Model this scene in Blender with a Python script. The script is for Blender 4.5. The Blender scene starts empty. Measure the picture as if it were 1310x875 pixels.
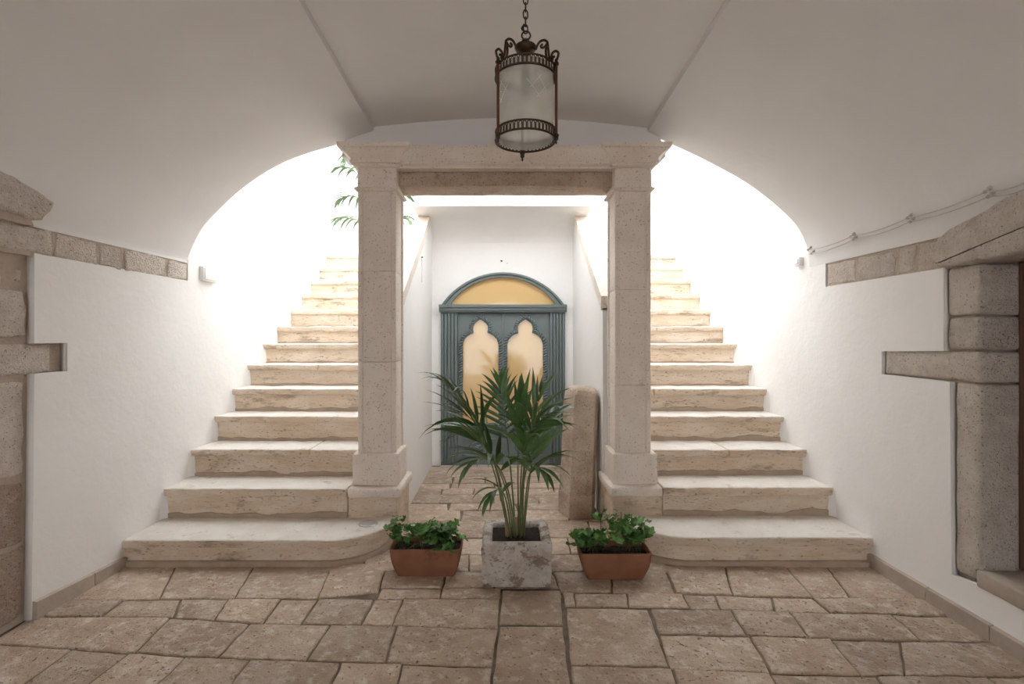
import bpy, bmesh, math, random
from mathutils import Vector, Matrix, noise
random.seed(7)
PI = math.pi
scene = bpy.context.scene
C = scene.collection

# ------------------------------------------------------------------ camera, sky, exposure
F = 640.0                      # focal length in pixels of the 1310x875 frame
CX, HY, CZ = 645.0, 432.0, 1.288
cam_d = bpy.data.cameras.new('camera')
cam = bpy.data.objects.new('camera', cam_d); C.objects.link(cam)
cam_d.sensor_width = 36.0; cam_d.lens = F / 1310 * 36
cam.location = (0, 0, CZ); cam.rotation_euler = (PI / 2, 0, 0)
cam_d.shift_x = (655 - CX) / 1310
cam_d.shift_y = -(437.5 - HY) / 1310
cam_d.clip_start = 0.02
scene.camera = cam

world = bpy.data.worlds.new('sky'); scene.world = world
world.use_nodes = True
bg = world.node_tree.nodes['Background']
bg.inputs['Color'].default_value = (0.93, 0.966, 1.0, 1)
bg.inputs['Strength'].default_value = 5.9
scene.view_settings.view_transform = 'Standard'
scene.view_settings.look = 'None'
scene.view_settings.exposure = 0.06
scene.view_settings.gamma = 1.0
scene.view_settings.use_curve_mapping = False
scene.cycles.max_bounces = 16
scene.cycles.diffuse_bounces = 12
scene.cycles.sample_clamp_indirect = 8.0
scene.cycles.caustics_reflective = False
scene.cycles.caustics_refractive = False

def P(px, py, Y):              # place at depth Y that is seen at a photograph position
    return Vector(((px - CX) * Y / F, Y, CZ - (py - HY) * Y / F))
def G(px, py, z=0.0):          # place on the level z
    return P(px, py, (CZ - z) * F / (py - HY))

# ------------------------------------------------------------------ materials
MATS = {}
def nodes_of(m):
    m.use_nodes = True
    return m.node_tree, m.node_tree.nodes, m.node_tree.links
def mat(name, base, rough=0.8, second=None, scale=6.0, mix=0.5, third=None, tscale=3.0, tlo=0.5, thi=0.62,
        rnd=0.0, bump=0.2, bscale=60.0, bdist=0.004, pits=0.0, pscale=70.0, metallic=0.0, spec=0.3, pitcol=None, stretch=None):
    m = bpy.data.materials.new(name); MATS[name] = m
    nt, N, L = nodes_of(m)
    b = N['Principled BSDF']
    b.inputs['Roughness'].default_value = rough; b.inputs['Metallic'].default_value = metallic
    b.inputs['Specular IOR Level'].default_value = spec
    tc = N.new('ShaderNodeTexCoord'); geo = N.new('ShaderNodeNewGeometry'); oi = N.new('ShaderNodeObjectInfo')
    # world position so that copies differ; offset by the object's random number
    add = N.new('ShaderNodeVectorMath'); add.operation = 'ADD'
    sc = N.new('ShaderNodeVectorMath'); sc.operation = 'SCALE'; sc.inputs['Scale'].default_value = 17.0
    comb = N.new('ShaderNodeCombineXYZ')
    for i in range(3): L.new(oi.outputs['Random'], comb.inputs[i])
    L.new(comb.outputs[0], sc.inputs[0]); L.new(sc.outputs[0], add.inputs[1]); L.new(geo.outputs['Position'], add.inputs[0])
    vec = add.outputs[0]
    if stretch:
        mp = N.new('ShaderNodeVectorMath'); mp.operation = 'MULTIPLY'; mp.inputs[1].default_value = stretch
        L.new(vec, mp.inputs[0]); vec = mp.outputs[0]
    def nz(s, d=6.0, r=0.6):
        n = N.new('ShaderNodeTexNoise'); n.inputs['Scale'].default_value = s
        n.inputs['Detail'].default_value = d; n.inputs['Roughness'].default_value = r
        L.new(vec, n.inputs['Vector']); return n.outputs['Fac']
    def ramp(src, lo, hi):
        r = N.new('ShaderNodeMapRange'); r.inputs['From Min'].default_value = lo; r.inputs['From Max'].default_value = hi
        r.interpolation_type = 'SMOOTHSTEP'
        L.new(src, r.inputs['Value']); return r.outputs['Result']
    def mixc(f, a, bcol, amount=1.0):
        mx = N.new('ShaderNodeMix'); mx.data_type = 'RGBA'
        if amount != 1.0:
            mu = N.new('ShaderNodeMath'); mu.operation = 'MULTIPLY'; mu.inputs[1].default_value = amount
            L.new(f, mu.inputs[0]); f = mu.outputs[0]
        L.new(f, mx.inputs[0])
        if isinstance(a, tuple): mx.inputs[6].default_value = a + (1,)
        else: L.new(a, mx.inputs[6])
        if isinstance(bcol, tuple): mx.inputs[7].default_value = bcol + (1,)
        else: L.new(bcol, mx.inputs[7])
        return mx.outputs[2]
    rgb = N.new('ShaderNodeRGB'); rgb.outputs[0].default_value = base + (1,)
    col = rgb.outputs[0]
    if second: col = mixc(ramp(nz(scale), 0.35, 0.68), col, second, mix)
    if third: col = mixc(ramp(nz(tscale, 8.0, 0.7), tlo, thi), col, third, 0.8)
    hgt = None
    if pits:
        v = N.new('ShaderNodeTexNoise'); v.inputs['Scale'].default_value = pscale; v.inputs['Detail'].default_value = 2.0
        L.new(vec, v.inputs['Vector'])
        pm = ramp(v.outputs['Fac'], 0.70 - 0.1 * pits, 0.78 - 0.1 * pits)
        col = mixc(pm, col, pitcol or tuple(c * 0.45 for c in base), 0.8)
        hgt = pm
    if rnd:
        mr = N.new('ShaderNodeMapRange'); mr.inputs['To Min'].default_value = 1 - rnd; mr.inputs['To Max'].default_value = 1 + rnd
        L.new(oi.outputs['Random'], mr.inputs['Value'])
        vm = N.new('ShaderNodeVectorMath'); vm.operation = 'SCALE'
        L.new(col, vm.inputs[0]); L.new(mr.outputs[0], vm.inputs['Scale']); col = vm.outputs[0]
    L.new(col, b.inputs['Base Color'])
    if bump:
        bp = N.new('ShaderNodeBump'); bp.inputs['Strength'].default_value = bump; bp.inputs['Distance'].default_value = bdist
        h = nz(bscale, 8.0, 0.65)
        if hgt is not None:
            sb = N.new('ShaderNodeMath'); sb.operation = 'SUBTRACT'; L.new(h, sb.inputs[0]); L.new(hgt, sb.inputs[1]); h = sb.outputs[0]
        L.new(h, bp.inputs['Height']); L.new(bp.outputs[0], b.inputs['Normal'])
    return m

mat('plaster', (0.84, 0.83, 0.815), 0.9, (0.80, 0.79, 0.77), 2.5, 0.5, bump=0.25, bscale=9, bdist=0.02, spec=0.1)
mat('shaded_plaster', (0.745, 0.735, 0.73), 0.9, (0.69, 0.675, 0.665), 1.6, 0.6, bump=0.2, bscale=5, bdist=0.02, spec=0.1)  # same plaster as the walls, greyed: the vault's shade is in the colour
mat('column_stone', (0.80, 0.72, 0.645), 0.85, (0.72, 0.63, 0.55), 6, 0.7, pits=0.75, pscale=95, bump=0.7, bscale=90, bdist=0.006, rnd=0.05, pitcol=(0.36, 0.28, 0.22))
mat('lintel_stone', (0.47, 0.36, 0.28), 0.9, (0.58, 0.48, 0.39), 9, 0.8, (0.30, 0.21, 0.15), 12, 0.55, 0.68, pits=0.9, pscale=90, bump=0.9, bscale=60, bdist=0.010)
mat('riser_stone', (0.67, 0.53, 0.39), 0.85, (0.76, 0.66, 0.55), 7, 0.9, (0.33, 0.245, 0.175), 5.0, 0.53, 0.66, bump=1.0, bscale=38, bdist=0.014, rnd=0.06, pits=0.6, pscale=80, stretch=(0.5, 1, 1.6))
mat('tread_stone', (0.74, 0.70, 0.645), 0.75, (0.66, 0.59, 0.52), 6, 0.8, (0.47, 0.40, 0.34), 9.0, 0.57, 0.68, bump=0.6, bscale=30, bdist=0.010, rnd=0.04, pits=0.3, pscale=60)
mat('paving_stone', (0.41, 0.30, 0.215), 0.55, (0.54, 0.425, 0.325), 5, 1.0, (0.66, 0.585, 0.50), 17.0, 0.49, 0.64, bump=1.0, bscale=15, bdist=0.026, rnd=0.16, pits=0.45, pscale=70, pitcol=(0.24, 0.175, 0.13), spec=0.4)
mat('joint_earth', (0.13, 0.095, 0.07), 0.95, (0.27, 0.21, 0.16), 8, 0.8, bump=0.8, bscale=60)
mat('tufa_stone', (0.77, 0.69, 0.61), 0.95, (0.64, 0.555, 0.475), 14, 0.8, (0.82, 0.755, 0.685), 25, 0.52, 0.66, pits=0.75, pscale=120, bump=1.0, bscale=80, bdist=0.022, rnd=0.08, pitcol=(0.30, 0.235, 0.18))
mat('tufa_red', (0.43, 0.34, 0.275), 0.95, (0.47, 0.325, 0.25), 6, 0.7, (0.55, 0.47, 0.40), 22, 0.52, 0.66, pits=0.8, pscale=110, bump=1.0, bscale=70, bdist=0.022, rnd=0.08, pitcol=(0.22, 0.14, 0.10))
mat('mortar', (0.53, 0.45, 0.375), 0.95, (0.46, 0.375, 0.30), 12, 0.8, bump=0.9, bscale=50, bdist=0.012)
mat('base_stone', (0.39, 0.325, 0.27), 0.8, (0.48, 0.41, 0.345), 9, 0.7, bump=0.5, bscale=40, rnd=0.08)
mat('brown_strip', (0.44, 0.345, 0.265), 0.9, (0.36, 0.275, 0.205), 10, 0.8, bump=0.8, bscale=45, bdist=0.01)
mat('bollard_stone', (0.70, 0.585, 0.47), 0.9, (0.42, 0.30, 0.21), 4, 0.9, (0.64, 0.56, 0.48), 9, 0.54, 0.66, pits=0.8, pscale=100, bump=1.0, bscale=55, bdist=0.016, pitcol=(0.25, 0.17, 0.12))
mat('trough_stone', (0.56, 0.52, 0.475), 0.95, (0.42, 0.355, 0.295), 14, 0.9, (0.21, 0.14, 0.10), 13, 0.53, 0.60, pits=0.7, pscale=80, bump=1.0, bscale=40, bdist=0.014)
mat('door_paint', (0.150, 0.185, 0.185), 0.5, (0.175, 0.205, 0.20), 5, 0.5, bump=0.08, bscale=40, spec=0.4)
mat('amber_glass', (0.68, 0.46, 0.215), 0.05, (0.73, 0.515, 0.26), 2, 0.5, bump=0.0, spec=0.5)
mat('bronze', (0.055, 0.038, 0.027), 0.5, (0.10, 0.06, 0.035), 40, 0.5, bump=0.15, bscale=150, metallic=0.75, spec=0.5)
mat('copper_rod', (0.115, 0.05, 0.032), 0.45, (0.15, 0.075, 0.045), 30, 0.5, bump=0.1, metallic=0.6)
mat('terracotta', (0.215, 0.088, 0.046), 0.75, (0.27, 0.125, 0.072), 9, 0.7, (0.09, 0.05, 0.033), 11, 0.58, 0.72, bump=0.4, bscale=60)
mat('pale_pot', (0.6, 0.55, 0.5), 0.8, (0.5, 0.44, 0.38), 9, 0.7, bump=0.3)
mat('soil', (0.022, 0.014, 0.010), 0.95, (0.05, 0.034, 0.024), 60, 0.7, bump=1.0, bscale=90, bdist=0.02, pits=0.4, pitcol=(0.30, 0.25, 0.2), pscale=110)
mat('palm_leaf', (0.050, 0.115, 0.026), 0.36, (0.11, 0.19, 0.07), 7, 0.8, bump=0.0, rnd=0.35, spec=0.5)
mat('palm_stem', (0.10, 0.145, 0.055), 0.55, (0.19, 0.19, 0.09), 12, 0.7, bump=0.1)
mat('palm_sheath', (0.34, 0.24, 0.16), 0.8, (0.22, 0.17, 0.08), 25, 0.7, bump=0.3)
mat('geranium_leaf', (0.075, 0.175, 0.036), 0.5, (0.12, 0.235, 0.07), 30, 0.8, bump=0.2, rnd=0.45)
mat('geranium_stem', (0.10, 0.12, 0.04), 0.6, (0.13, 0.09, 0.05), 30, 0.6, bump=0.0)
mat('dark_wood', (0.014, 0.009, 0.007), 0.6, (0.03, 0.016, 0.011), 14, 0.6, bump=0.4, bscale=40, stretch=(1, 1, 0.15))
mat('red_wood', (0.13, 0.065, 0.045), 0.7, (0.10, 0.05, 0.035), 14, 0.6, bump=0.3, stretch=(1, 1, 0.2))
mat('white_plastic', (0.80, 0.80, 0.79), 0.4, bump=0.0, spec=0.4)
mat('grey_plastic', (0.45, 0.44, 0.43), 0.5, bump=0.0)
mat('steel', (0.55, 0.55, 0.54), 0.28, bump=0.0, metallic=0.9)
mat('lens_glass', (0.45, 0.46, 0.46), 0.1, bump=0.0, spec=0.6)
mat('cable', (0.60, 0.57, 0.54), 0.6, bump=0.0)
mat('porcelain', (0.50, 0.47, 0.44), 0.3, bump=0.0)
mat('black_iron', (0.03, 0.03, 0.03), 0.5, bump=0.0, metallic=0.5)
mat('etch', (0.72, 0.72, 0.70), 0.3, bump=0.0)
def lantern_glass():
    m = bpy.data.materials.new('frosted_glass'); MATS['frosted_glass'] = m
    nt, N, L = nodes_of(m)
    N.remove(N['Principled BSDF'])
    out = N['Material Output']
    tr = N.new('ShaderNodeBsdfTransparent'); tr.inputs[0].default_value = (0.95, 0.95, 0.93, 1)
    tl = N.new('ShaderNodeBsdfTranslucent'); tl.inputs[0].default_value = (0.92, 0.91, 0.88, 1)
    df = N.new('ShaderNodeBsdfDiffuse'); df.inputs[0].default_value = (0.85, 0.84, 0.81, 1)
    gl = N.new('ShaderNodeBsdfGlossy'); gl.inputs['Roughness'].default_value = 0.15
    m1 = N.new('ShaderNodeMixShader'); m1.inputs[0].default_value = 0.4
    L.new(tl.outputs[0], m1.inputs[1]); L.new(df.outputs[0], m1.inputs[2])
    m2 = N.new('ShaderNodeMixShader')
    tcn = N.new('ShaderNodeTexCoord'); nz = N.new('ShaderNodeTexNoise'); nz.inputs['Scale'].default_value = 9
    L.new(tcn.outputs['Object'], nz.inputs['Vector'])
    mr = N.new('ShaderNodeMapRange'); mr.inputs['To Min'].default_value = 0.27; mr.inputs['To Max'].default_value = 0.45
    L.new(nz.outputs['Fac'], mr.inputs['Value']); L.new(mr.outputs[0], m2.inputs[0])
    L.new(tr.outputs[0], m2.inputs[1]); L.new(m1.outputs[0], m2.inputs[2])
    m3 = N.new('ShaderNodeMixShader'); m3.inputs[0].default_value = 0.06
    L.new(m2.outputs[0], m3.inputs[1]); L.new(gl.outputs[0], m3.inputs[2])
    L.new(m3.outputs[0], out.inputs[0])
lantern_glass()

# ------------------------------------------------------------------ mesh helpers
class MB:
    def __init__(s): s.v = []; s.f = []
    def add(s, vs, fs):
        o = len(s.v); s.v += [tuple(v) for v in vs]; s.f += [tuple(i + o for i in f) for f in fs]; return s
    def box(s, x0, x1, y0, y1, z0, z1):
        return s.add([(x0,y0,z0),(x1,y0,z0),(x1,y1,z0),(x0,y1,z0),(x0,y0,z1),(x1,y0,z1),(x1,y1,z1),(x0,y1,z1)],
                     [(0,3,2,1),(4,5,6,7),(0,1,5,4),(1,2,6,5),(2,3,7,6),(3,0,4,7)])
    def rings(s, rs, closed=True, cap0=True, cap1=True):
        n = len(rs[0]); vs = [p for r in rs for p in r]; fs = []
        for k in range(len(rs) - 1):
            for i in range(n if closed else n - 1):
                j = (i + 1) % n
                fs.append((k*n+i, k*n+j, (k+1)*n+j, (k+1)*n+i))
        if cap0: fs.append(tuple(range(n))[::-1])
        if cap1: fs.append(tuple((len(rs)-1)*n + i for i in range(n)))
        return s.add(vs, fs)
    def tube(s, pts, r, n=8, cap=True):
        pts = [Vector(p) for p in pts]
        rs = []
        up = None
        for i, p in enumerate(pts):
            t = (pts[min(i+1, len(pts)-1)] - pts[max(i-1, 0)])
            t = t.normalized() if t.length > 1e-9 else Vector((0,0,1))
            if up is None:
                up = Vector((0,0,1)) if abs(t.z) < 0.9 else Vector((0,1,0))
            a = t.cross(up).normalized(); b = a.cross(t).normalized(); up = b
            rr = r[i] if isinstance(r, (list, tuple)) else r
            rs.append([p + (a*math.cos(2*PI*k/n) + b*math.sin(2*PI*k/n))*rr for k in range(n)])
        return s.rings(rs, True, cap, cap)
    def lathe(s, prof, c=(0,0,0), n=20, cap=True):
        rs = [[(c[0]+r*math.cos(2*PI*k/n), c[1]+r*math.sin(2*PI*k/n), c[2]+z) for k in range(n)] for r, z in prof]
        return s.rings(rs, True, cap, cap)
    def torus(s, c, R, r, ax='z', n=20, m=8, a0=0.0, a1=2*PI, sq=1.0, rot=None):
        pts = []
        full = abs(a1 - a0 - 2*PI) < 1e-6
        cnt = n if full else n + 1
        rs = []
        for i in range(cnt):
            a = a0 + (a1-a0)*i/n
            ring = []
            for k in range(m):
                b = 2*PI*k/m
                p = Vector(((R + r*math.cos(b))*math.cos(a), (R + r*math.cos(b))*math.sin(a)*sq, r*math.sin(b)))
                if ax == 'y': p = Vector((p.x, p.z, p.y))
                elif ax == 'x': p = Vector((p.z, p.x, p.y))
                if rot: p = rot @ p
                ring.append(p + Vector(c))
            rs.append(ring)
        if full: rs.append(rs[0])
        return s.rings(rs, True, not full, not full)
    def xform(s, M):
        s.v = [tuple(M @ Vector(v)) for v in s.v]; return s
    def mesh(s, name):
        me = bpy.data.meshes.new(name); me.from_pydata(s.v, [], s.f); me.update()
        bm = bmesh.new(); bm.from_mesh(me)
        bmesh.ops.remove_doubles(bm, verts=bm.verts, dist=1e-5)
        bmesh.ops.recalc_face_normals(bm, faces=bm.faces)
        bm.to_mesh(me); bm.free()
        return me

def link(name, me, material, parent=None, smooth=None):
    o = bpy.data.objects.new(name, me); C.objects.link(o)
    if material: me.materials.append(MATS[material])
    if smooth is not None:
        for p in me.polygons: p.use_smooth = True
        if smooth < 179: me.set_sharp_from_angle(angle=math.radians(smooth))
    if parent: o.parent = parent; o.matrix_parent_inverse = Matrix.Translation(-parent.location) if False else Matrix()
    return o
def put(name, mb, material, parent=None, smooth=None):
    """vertices are given in world space; keep them there whatever the parent is"""
    me = mb.mesh(name) if isinstance(mb, MB) else mb
    if parent is not None:
        M = world_of(parent).inverted()
        me.transform(M)
    return link(name, me, material, parent, smooth)
def world_of(o):
    M = Matrix.LocRotScale(o.location, o.rotation_euler, o.scale)
    return world_of(o.parent) @ M if o.parent else M
def tag(o, label=None, cat=None, group=None, kind=None):
    if label: o['label'] = label
    if cat: o['category'] = cat
    if group: o['group'] = group
    if kind: o['kind'] = kind
    return o
def empty(name, loc=(0,0,0)):
    o = bpy.data.objects.new(name, None); C.objects.link(o); o.location = loc
    o.empty_display_size = 0.1
    return o
def struct(o, label=None): return tag(o, label, None, None, 'structure')

def nzv(p, s, a):
    return noise.noise_vector(Vector(p) * s) * a
def axis(a, b, seg, r):
    n = max(1, int(round((b - a - 2*r) / seg)))
    return [a, a + r*0.3] + [a + r + (b-a-2*r)*i/n for i in range(n+1)] + [b - r*0.3, b]
def rbox(x0, x1, y0, y1, z0, z1, seg=0.08, r=0.012, amp=0.004, ns=9.0, mb=None, off=0.0):
    """a box with worn round edges and an uneven surface"""
    r = min(r, (x1-x0)*0.45, (y1-y0)*0.45, (z1-z0)*0.45)
    X, Y, Z = axis(x0,x1,seg,r), axis(y0,y1,seg,r), axis(z0,z1,seg,r)
    mb = mb or MB(); idx = {}
    vs = []; fs = []
    def vid(p):
        k = (round(p[0],6), round(p[1],6), round(p[2],6))
        if k not in idx:
            q = Vector((min(max(p[0], x0+r), x1-r), min(max(p[1], y0+r), y1-r), min(max(p[2], z0+r), z1-r)))
            d = Vector(p) - q
            w = q + d.normalized()*r if d.length > 1e-9 else Vector(p)
            w = w + nzv((w.x+off, w.y, w.z), ns, amp) + nzv((w.x+off, w.y+5, w.z), ns*3.1, amp*0.5)
            idx[k] = len(vs); vs.append(w)
        return idx[k]
    def grid(U, V, fn):
        for i in range(len(U)-1):
            for j in range(len(V)-1):
                fs.append((vid(fn(U[i],V[j])), vid(fn(U[i+1],V[j])), vid(fn(U[i+1],V[j+1])), vid(fn(U[i],V[j+1]))))
    for z in (z0,z1): grid(X, Y, lambda u,v,z=z: (u,v,z))
    for y in (y0,y1): grid(X, Z, lambda u,v,y=y: (u,y,v))
    for x in (x0,x1): grid(Y, Z, lambda u,v,x=x: (x,u,v))
    return mb.add(vs, fs)

def resample(poly, seg):
    out = []
    for i, p in enumerate(poly):
        q = poly[(i+1) % len(poly)]
        n = max(1, int(round((Vector(q)-Vector(p)).length / seg)))
        for k in range(n): out.append(Vector(p).lerp(Vector(q), k/n))
    return out
def inset(poly, d):
    n = len(poly); out = []
    A = sum(poly[i].x*poly[(i+1)%n].y - poly[(i+1)%n].x*poly[i].y for i in range(n))
    sg = 1 if A > 0 else -1
    for i in range(n):
        e1 = (poly[i]-poly[i-1]); e2 = (poly[(i+1)%n]-poly[i])
        if e1.length < 1e-9 or e2.length < 1e-9: out.append(poly[i].copy()); continue
        e1.normalize(); e2.normalize()
        n1 = Vector((-e1.y, e1.x))*sg; n2 = Vector((-e2.y, e2.x))*sg
        b = n1 + n2
        if b.length < 1e-6: out.append(poly[i] + n1*d); continue
        b.normalize(); c = max(0.5, b.dot(n1))
        out.append(poly[i] + b*(d/c))
    return out
def slab(poly, z0, z1, r=0.01, seg=0.07, jit=0.003, gap=0.0, tilt=(0,0), under=None):
    """a slab from its outline seen from above, top edge rounded; under = how far the face below the nosing steps back"""
    pl = resample([Vector(p[:2]) for p in poly], seg)
    pl = inset(pl, gap)
    pl = [p + Vector(noise.noise_vector(Vector((p.x*14, p.y*14, z1*9)))[:2])*jit for p in pl]
    c = sum(pl, Vector((0,0)))/len(pl)
    mb = MB()
    def zz(p, z): return z + (p.x-c.x)*tilt[0] + (p.y-c.y)*tilt[1] + noise.noise(Vector((p.x*11, p.y*11, 3.3)))*jit*0.6
    rs = [[(p.x,p.y,z0) for p in pl]]
    for k in range(4):
        a = k/3*PI/2
        q = inset(pl, r*(1-math.cos(a)))
        rs.append([(p.x,p.y,zz(p, z1-r+r*math.sin(a))) for p in q])
    mb.rings(rs)
    return mb
def plate(loops, t, frame):
    """a flat plate of thickness t with holes; loops in (u,v); frame maps (u,v,w) to the place"""
    cu = bpy.data.curves.new('tmp', 'CURVE'); cu.dimensions = '2D'; cu.fill_mode = 'BOTH'; cu.extrude = t/2
    for lp in loops:
        sp = cu.splines.new('POLY'); sp.points.add(len(lp)-1); sp.use_cyclic_u = True
        for i, p in enumerate(lp): sp.points[i].co = (p[0], p[1], 0, 1)
    o = bpy.data.objects.new('tmp', cu)
    C.objects.link(o)
    me = bpy.data.meshes.new_from_object(o.evaluated_get(bpy.context.evaluated_depsgraph_get()))
    bpy.data.objects.remove(o); bpy.data.curves.remove(cu)
    me.materials.clear()
    me.transform(frame)
    bm = bmesh.new(); bm.from_mesh(me)
    bmesh.ops.remove_doubles(bm, verts=bm.verts, dist=1e-5)
    bmesh.ops.recalc_face_normals(bm, faces=bm.faces)
    bm.to_mesh(me); bm.free()
    return me
def frame_x(x):   # (u,v) = (Y,Z), plate centred on the plane X = x
    return Matrix(((0,0,1,x),(1,0,0,0),(0,1,0,0),(0,0,0,1)))
def frame_y(y):   # (u,v) = (X,Z)
    return Matrix(((1,0,0,0),(0,0,1,y),(0,1,0,0),(0,0,0,1)))
def frame_z(z): return Matrix.Translation((0,0,z))
def cat(pts, n=6):
    """smooth line through points"""
    pts = [Vector(p) for p in pts]; out = []
    for i in range(len(pts)-1):
        p0 = pts[max(i-1,0)]; p1 = pts[i]; p2 = pts[i+1]; p3 = pts[min(i+2,len(pts)-1)]
        for k in range(n):
            t = k/n
            out.append(0.5*((2*p1)+(p2-p0)*t+(2*p0-5*p1+4*p2-p3)*t*t+(3*p1-p0-3*p2+p3)*t**3))
    out.append(pts[-1]); return out

# ------------------------------------------------------------------ sizes of the place
XL, XR = -2.15, 2.075          # side walls
YA = 3.40                      # where the vault ends and the open stairwell begins
YB = -4.0                      # entrance wall behind
YD = 5.03                      # wall with the arched door
PXL, PXR = -0.725, 0.69        # walls of the passage between the stairs
ZTOP = 5.6
NOSE = [2.814,3.149,3.423,3.70,3.94,4.18,4.45,4.73,5.03,5.30,5.55,5.81,6.035]
ZST = [0.149,0.338,0.523,0.707,0.886,1.063,1.234,1.394,1.573,1.752,1.931,2.113,2.288]

# ------------------------------------------------------------------ floor
floor = struct(put('floor', MB().box(-2.6, 2.6, YB-3.5, 5.2, -0.12, -0.008), 'joint_earth'), 'old limestone paved floor with earth joints')
def pave(corners, gap=0.004, r=0.009, jit=0.006):
    z = random.uniform(-0.004, 0.005)
    put('paving_slab', slab(corners, -0.05, z, r, 0.05, jit, gap, (random.uniform(-.004,.004), random.uniform(-.004,.004))), 'paving_stone', floor, 40)
def yl(line, x):
    if x <= line[0][0]: return line[0][1]
    for (xa,ya),(xb,yb) in zip(line, line[1:]):
        if x <= xb: return ya + (yb-ya)*(x-xa)/(xb-xa)
    return line[-1][1]
def row(top, bot, joints):
    for (a,b),(c,d) in zip(joints, joints[1:]):
        q = [G(a, yl(top,a)), G(c, yl(top,c)), G(d, yl(bot,d)), G(b, yl(bot,b))]
        pave([(p.x,p.y) for p in q], gap=random.uniform(0.002,0.0055))
t1 = [(100,721)]; b1 = [(88,768),(200,766),(299,765),(400,766),(440,762),(484,758)]
row(t1, b1, [(163,86),(226,204),(328,299),(425,406),(495,484)])
b2 = [(48,789),(222,789),(336,797),(440,799),(500,800),(637,806)]
row(b1[:-1]+[(482,766),(640,766)], b2, [(88,44),(158,128),(232,223),(292,274),(359,336),(407,385),(479,462),(516,501),(639,637)])
row([(484,752)], [(484,766)], [(487,481),(566,563),(641,639)])
b3 = [(-20,823),(171,835),(275,841),(440,847),(492,848),(629,853)]
row(b2, b3, [(40,-14),(218,171),(321,277),(423,391),(508,492),(637,630)])
b4 = [(-200,900)]
row(b3, b4, [(-16,-138),(91,-6),(165,78),(238,174),(319,277),(437,413),(515,502),(630,626)])
pave([(p.x,p.y) for p in (G(642,755),G(718,755),G(721,799),G(638,799))])
pave([(p.x,p.y) for p in (G(638,800),G(721,800),G(733,900),G(626,900))])
rb1 = [(717,758),(865,759),(1037,764.6),(1190,766)]
row([(717,731),(781,731),(848,722),(1130,722)], rb1, [(707,717),(781,783),(848,865),(926,938),(1003,1041),(1056,1088),(1127,1183)])
rb2 = [(722,775),(830,777),(883,778),(994,782),(1215,788)]
row(rb1, rb2, [(720,722.5),(734,736),(802,804),(874,883),(915,921),(987,992),(1039,1064),(1183,1218)])
pave([(p.x,p.y) for p in (G(723,776),G(829,778),G(858,853),G(729,850))])
rb3 = [(843,811),(958,814),(1041,817),(1269,822)]
row(rb2, rb3, [(830,843),(935,957),(1009,1037),(1140,1180),(1218,1272)])
rb4 = [(858,855),(987,861),(1091,864),(1340,866)]
row(rb3, rb4, [(843,858),(960,987),(1062,1102),(1152,1158),(1272,1344)])
rb5 = [(700,900)]
row([(729,850),(858,854)]+rb4[1:], rb5, [(729,733),(860,873),(985,1010),(1120,1152),(1260,1310),(1345,1399)])
row([(480,731)], [(480,752)], [(492,486),(572,566),(634,632),(707,717)])
row([(480,709)], [(480,731)], [(400,392),(470,460),(545,540),(600,600),(690,692),(742,748),(800,812),(870,885)])
row([(480,688)], [(480,709)], [(482,472),(530,524),(590,588),(655,656),(726,730),(800,806)])
row([(480,666)], [(480,688)], [(505,496),(560,556),(622,620),(686,688),(752,758),(790,800)])
y = 3.52
while y < 5.0:
    y2 = min(y + random.uniform(0.15, 0.25), 5.03)
    if 5.03 - y2 < 0.1: y2 = 5.03
    x = PXL - 0.02; sk = random.uniform(-.015,.015)
    while x < PXR:
        x2 = x + random.uniform(0.22, 0.46)
        if PXR - x2 < 0.14: x2 = PXR + 0.02
        pave([(x,y+sk*x),(x2,y+sk*x2),(x2+random.uniform(-.02,.02)*(x2<PXR),y2),(x,y2)]); x = x2
    y = y2
y2 = 824.3/(900-432)
while y2 > -5.6:
    y1 = y2 - random.uniform(0.28, 0.42)
    x = XL
    while x < XR:
        x2 = x + random.uniform(0.32, 0.62)
        if XR - x2 < 0.2: x2 = XR
        pave([(x,y1),(x2,y1),(x2,y2),(x,y2)]); x = x2
    y2 = y1

# ------------------------------------------------------------------ vault
SECL = [(XL,1.795),(-2.148,1.837),(-2.078,1.996),(-1.995,2.104),(-1.823,2.271),(-1.67,2.385),(-1.516,2.474),(-1.339,2.544),(-1.134,2.604),(-0.885,2.685)]
SECM = [(-0.88,2.712),(-0.45,2.752),(0.03,2.772),(0.5,2.752),(0.965,2.705)]
SECR = [(0.97,2.678),(1.14,2.605),(1.30,2.532),(1.477,2.440),(1.642,2.346),(1.823,2.212),(1.987,2.053),(2.06,1.90),(XR,1.766)]
def c2(p): return [(v.x, v.y) for v in cat([Vector((a,b)) for a,b in p], 4)]
SEC = c2(SECL) + c2(SECM) + c2(SECR)
def lift(z, Y): return z + max(0.0, z-1.8)*0.05*(YA - Y)
def vault_z(x, Y):
    for (xa,za),(xb,zb) in zip(SEC, SEC[1:]):
        if xa <= x <= xb and xb > xa: return lift(za + (zb-za)*(x-xa)/(xb-xa), Y)
    return 1.77
def on_vault(px, py):
    lo = 0.6
    Yv = lo
    while Yv < YA:
        p = P(px, py, Yv)
        if p.z > vault_z(p.x, Yv) or p.x > XR: break
        Yv += 0.004
    return p
ys = [YB, -2.5, -1.0, 0.5, 1.5, 2.2, 2.8, YA]
mb = MB()
rs = []
outer = [(x*1.12, z+0.10) for x, z in SEC]
for Y in ys:
    rs.append([(x, Y, lift(z, Y)) for x, z in SEC] + [(x, Y, lift(z, Y)) for x, z in reversed(outer)])
mb.rings(rs)
ceiling = struct(put('ceiling', mb, 'shaded_plaster', None, 25), 'low plastered barrel vault with two raised creases')

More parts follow.
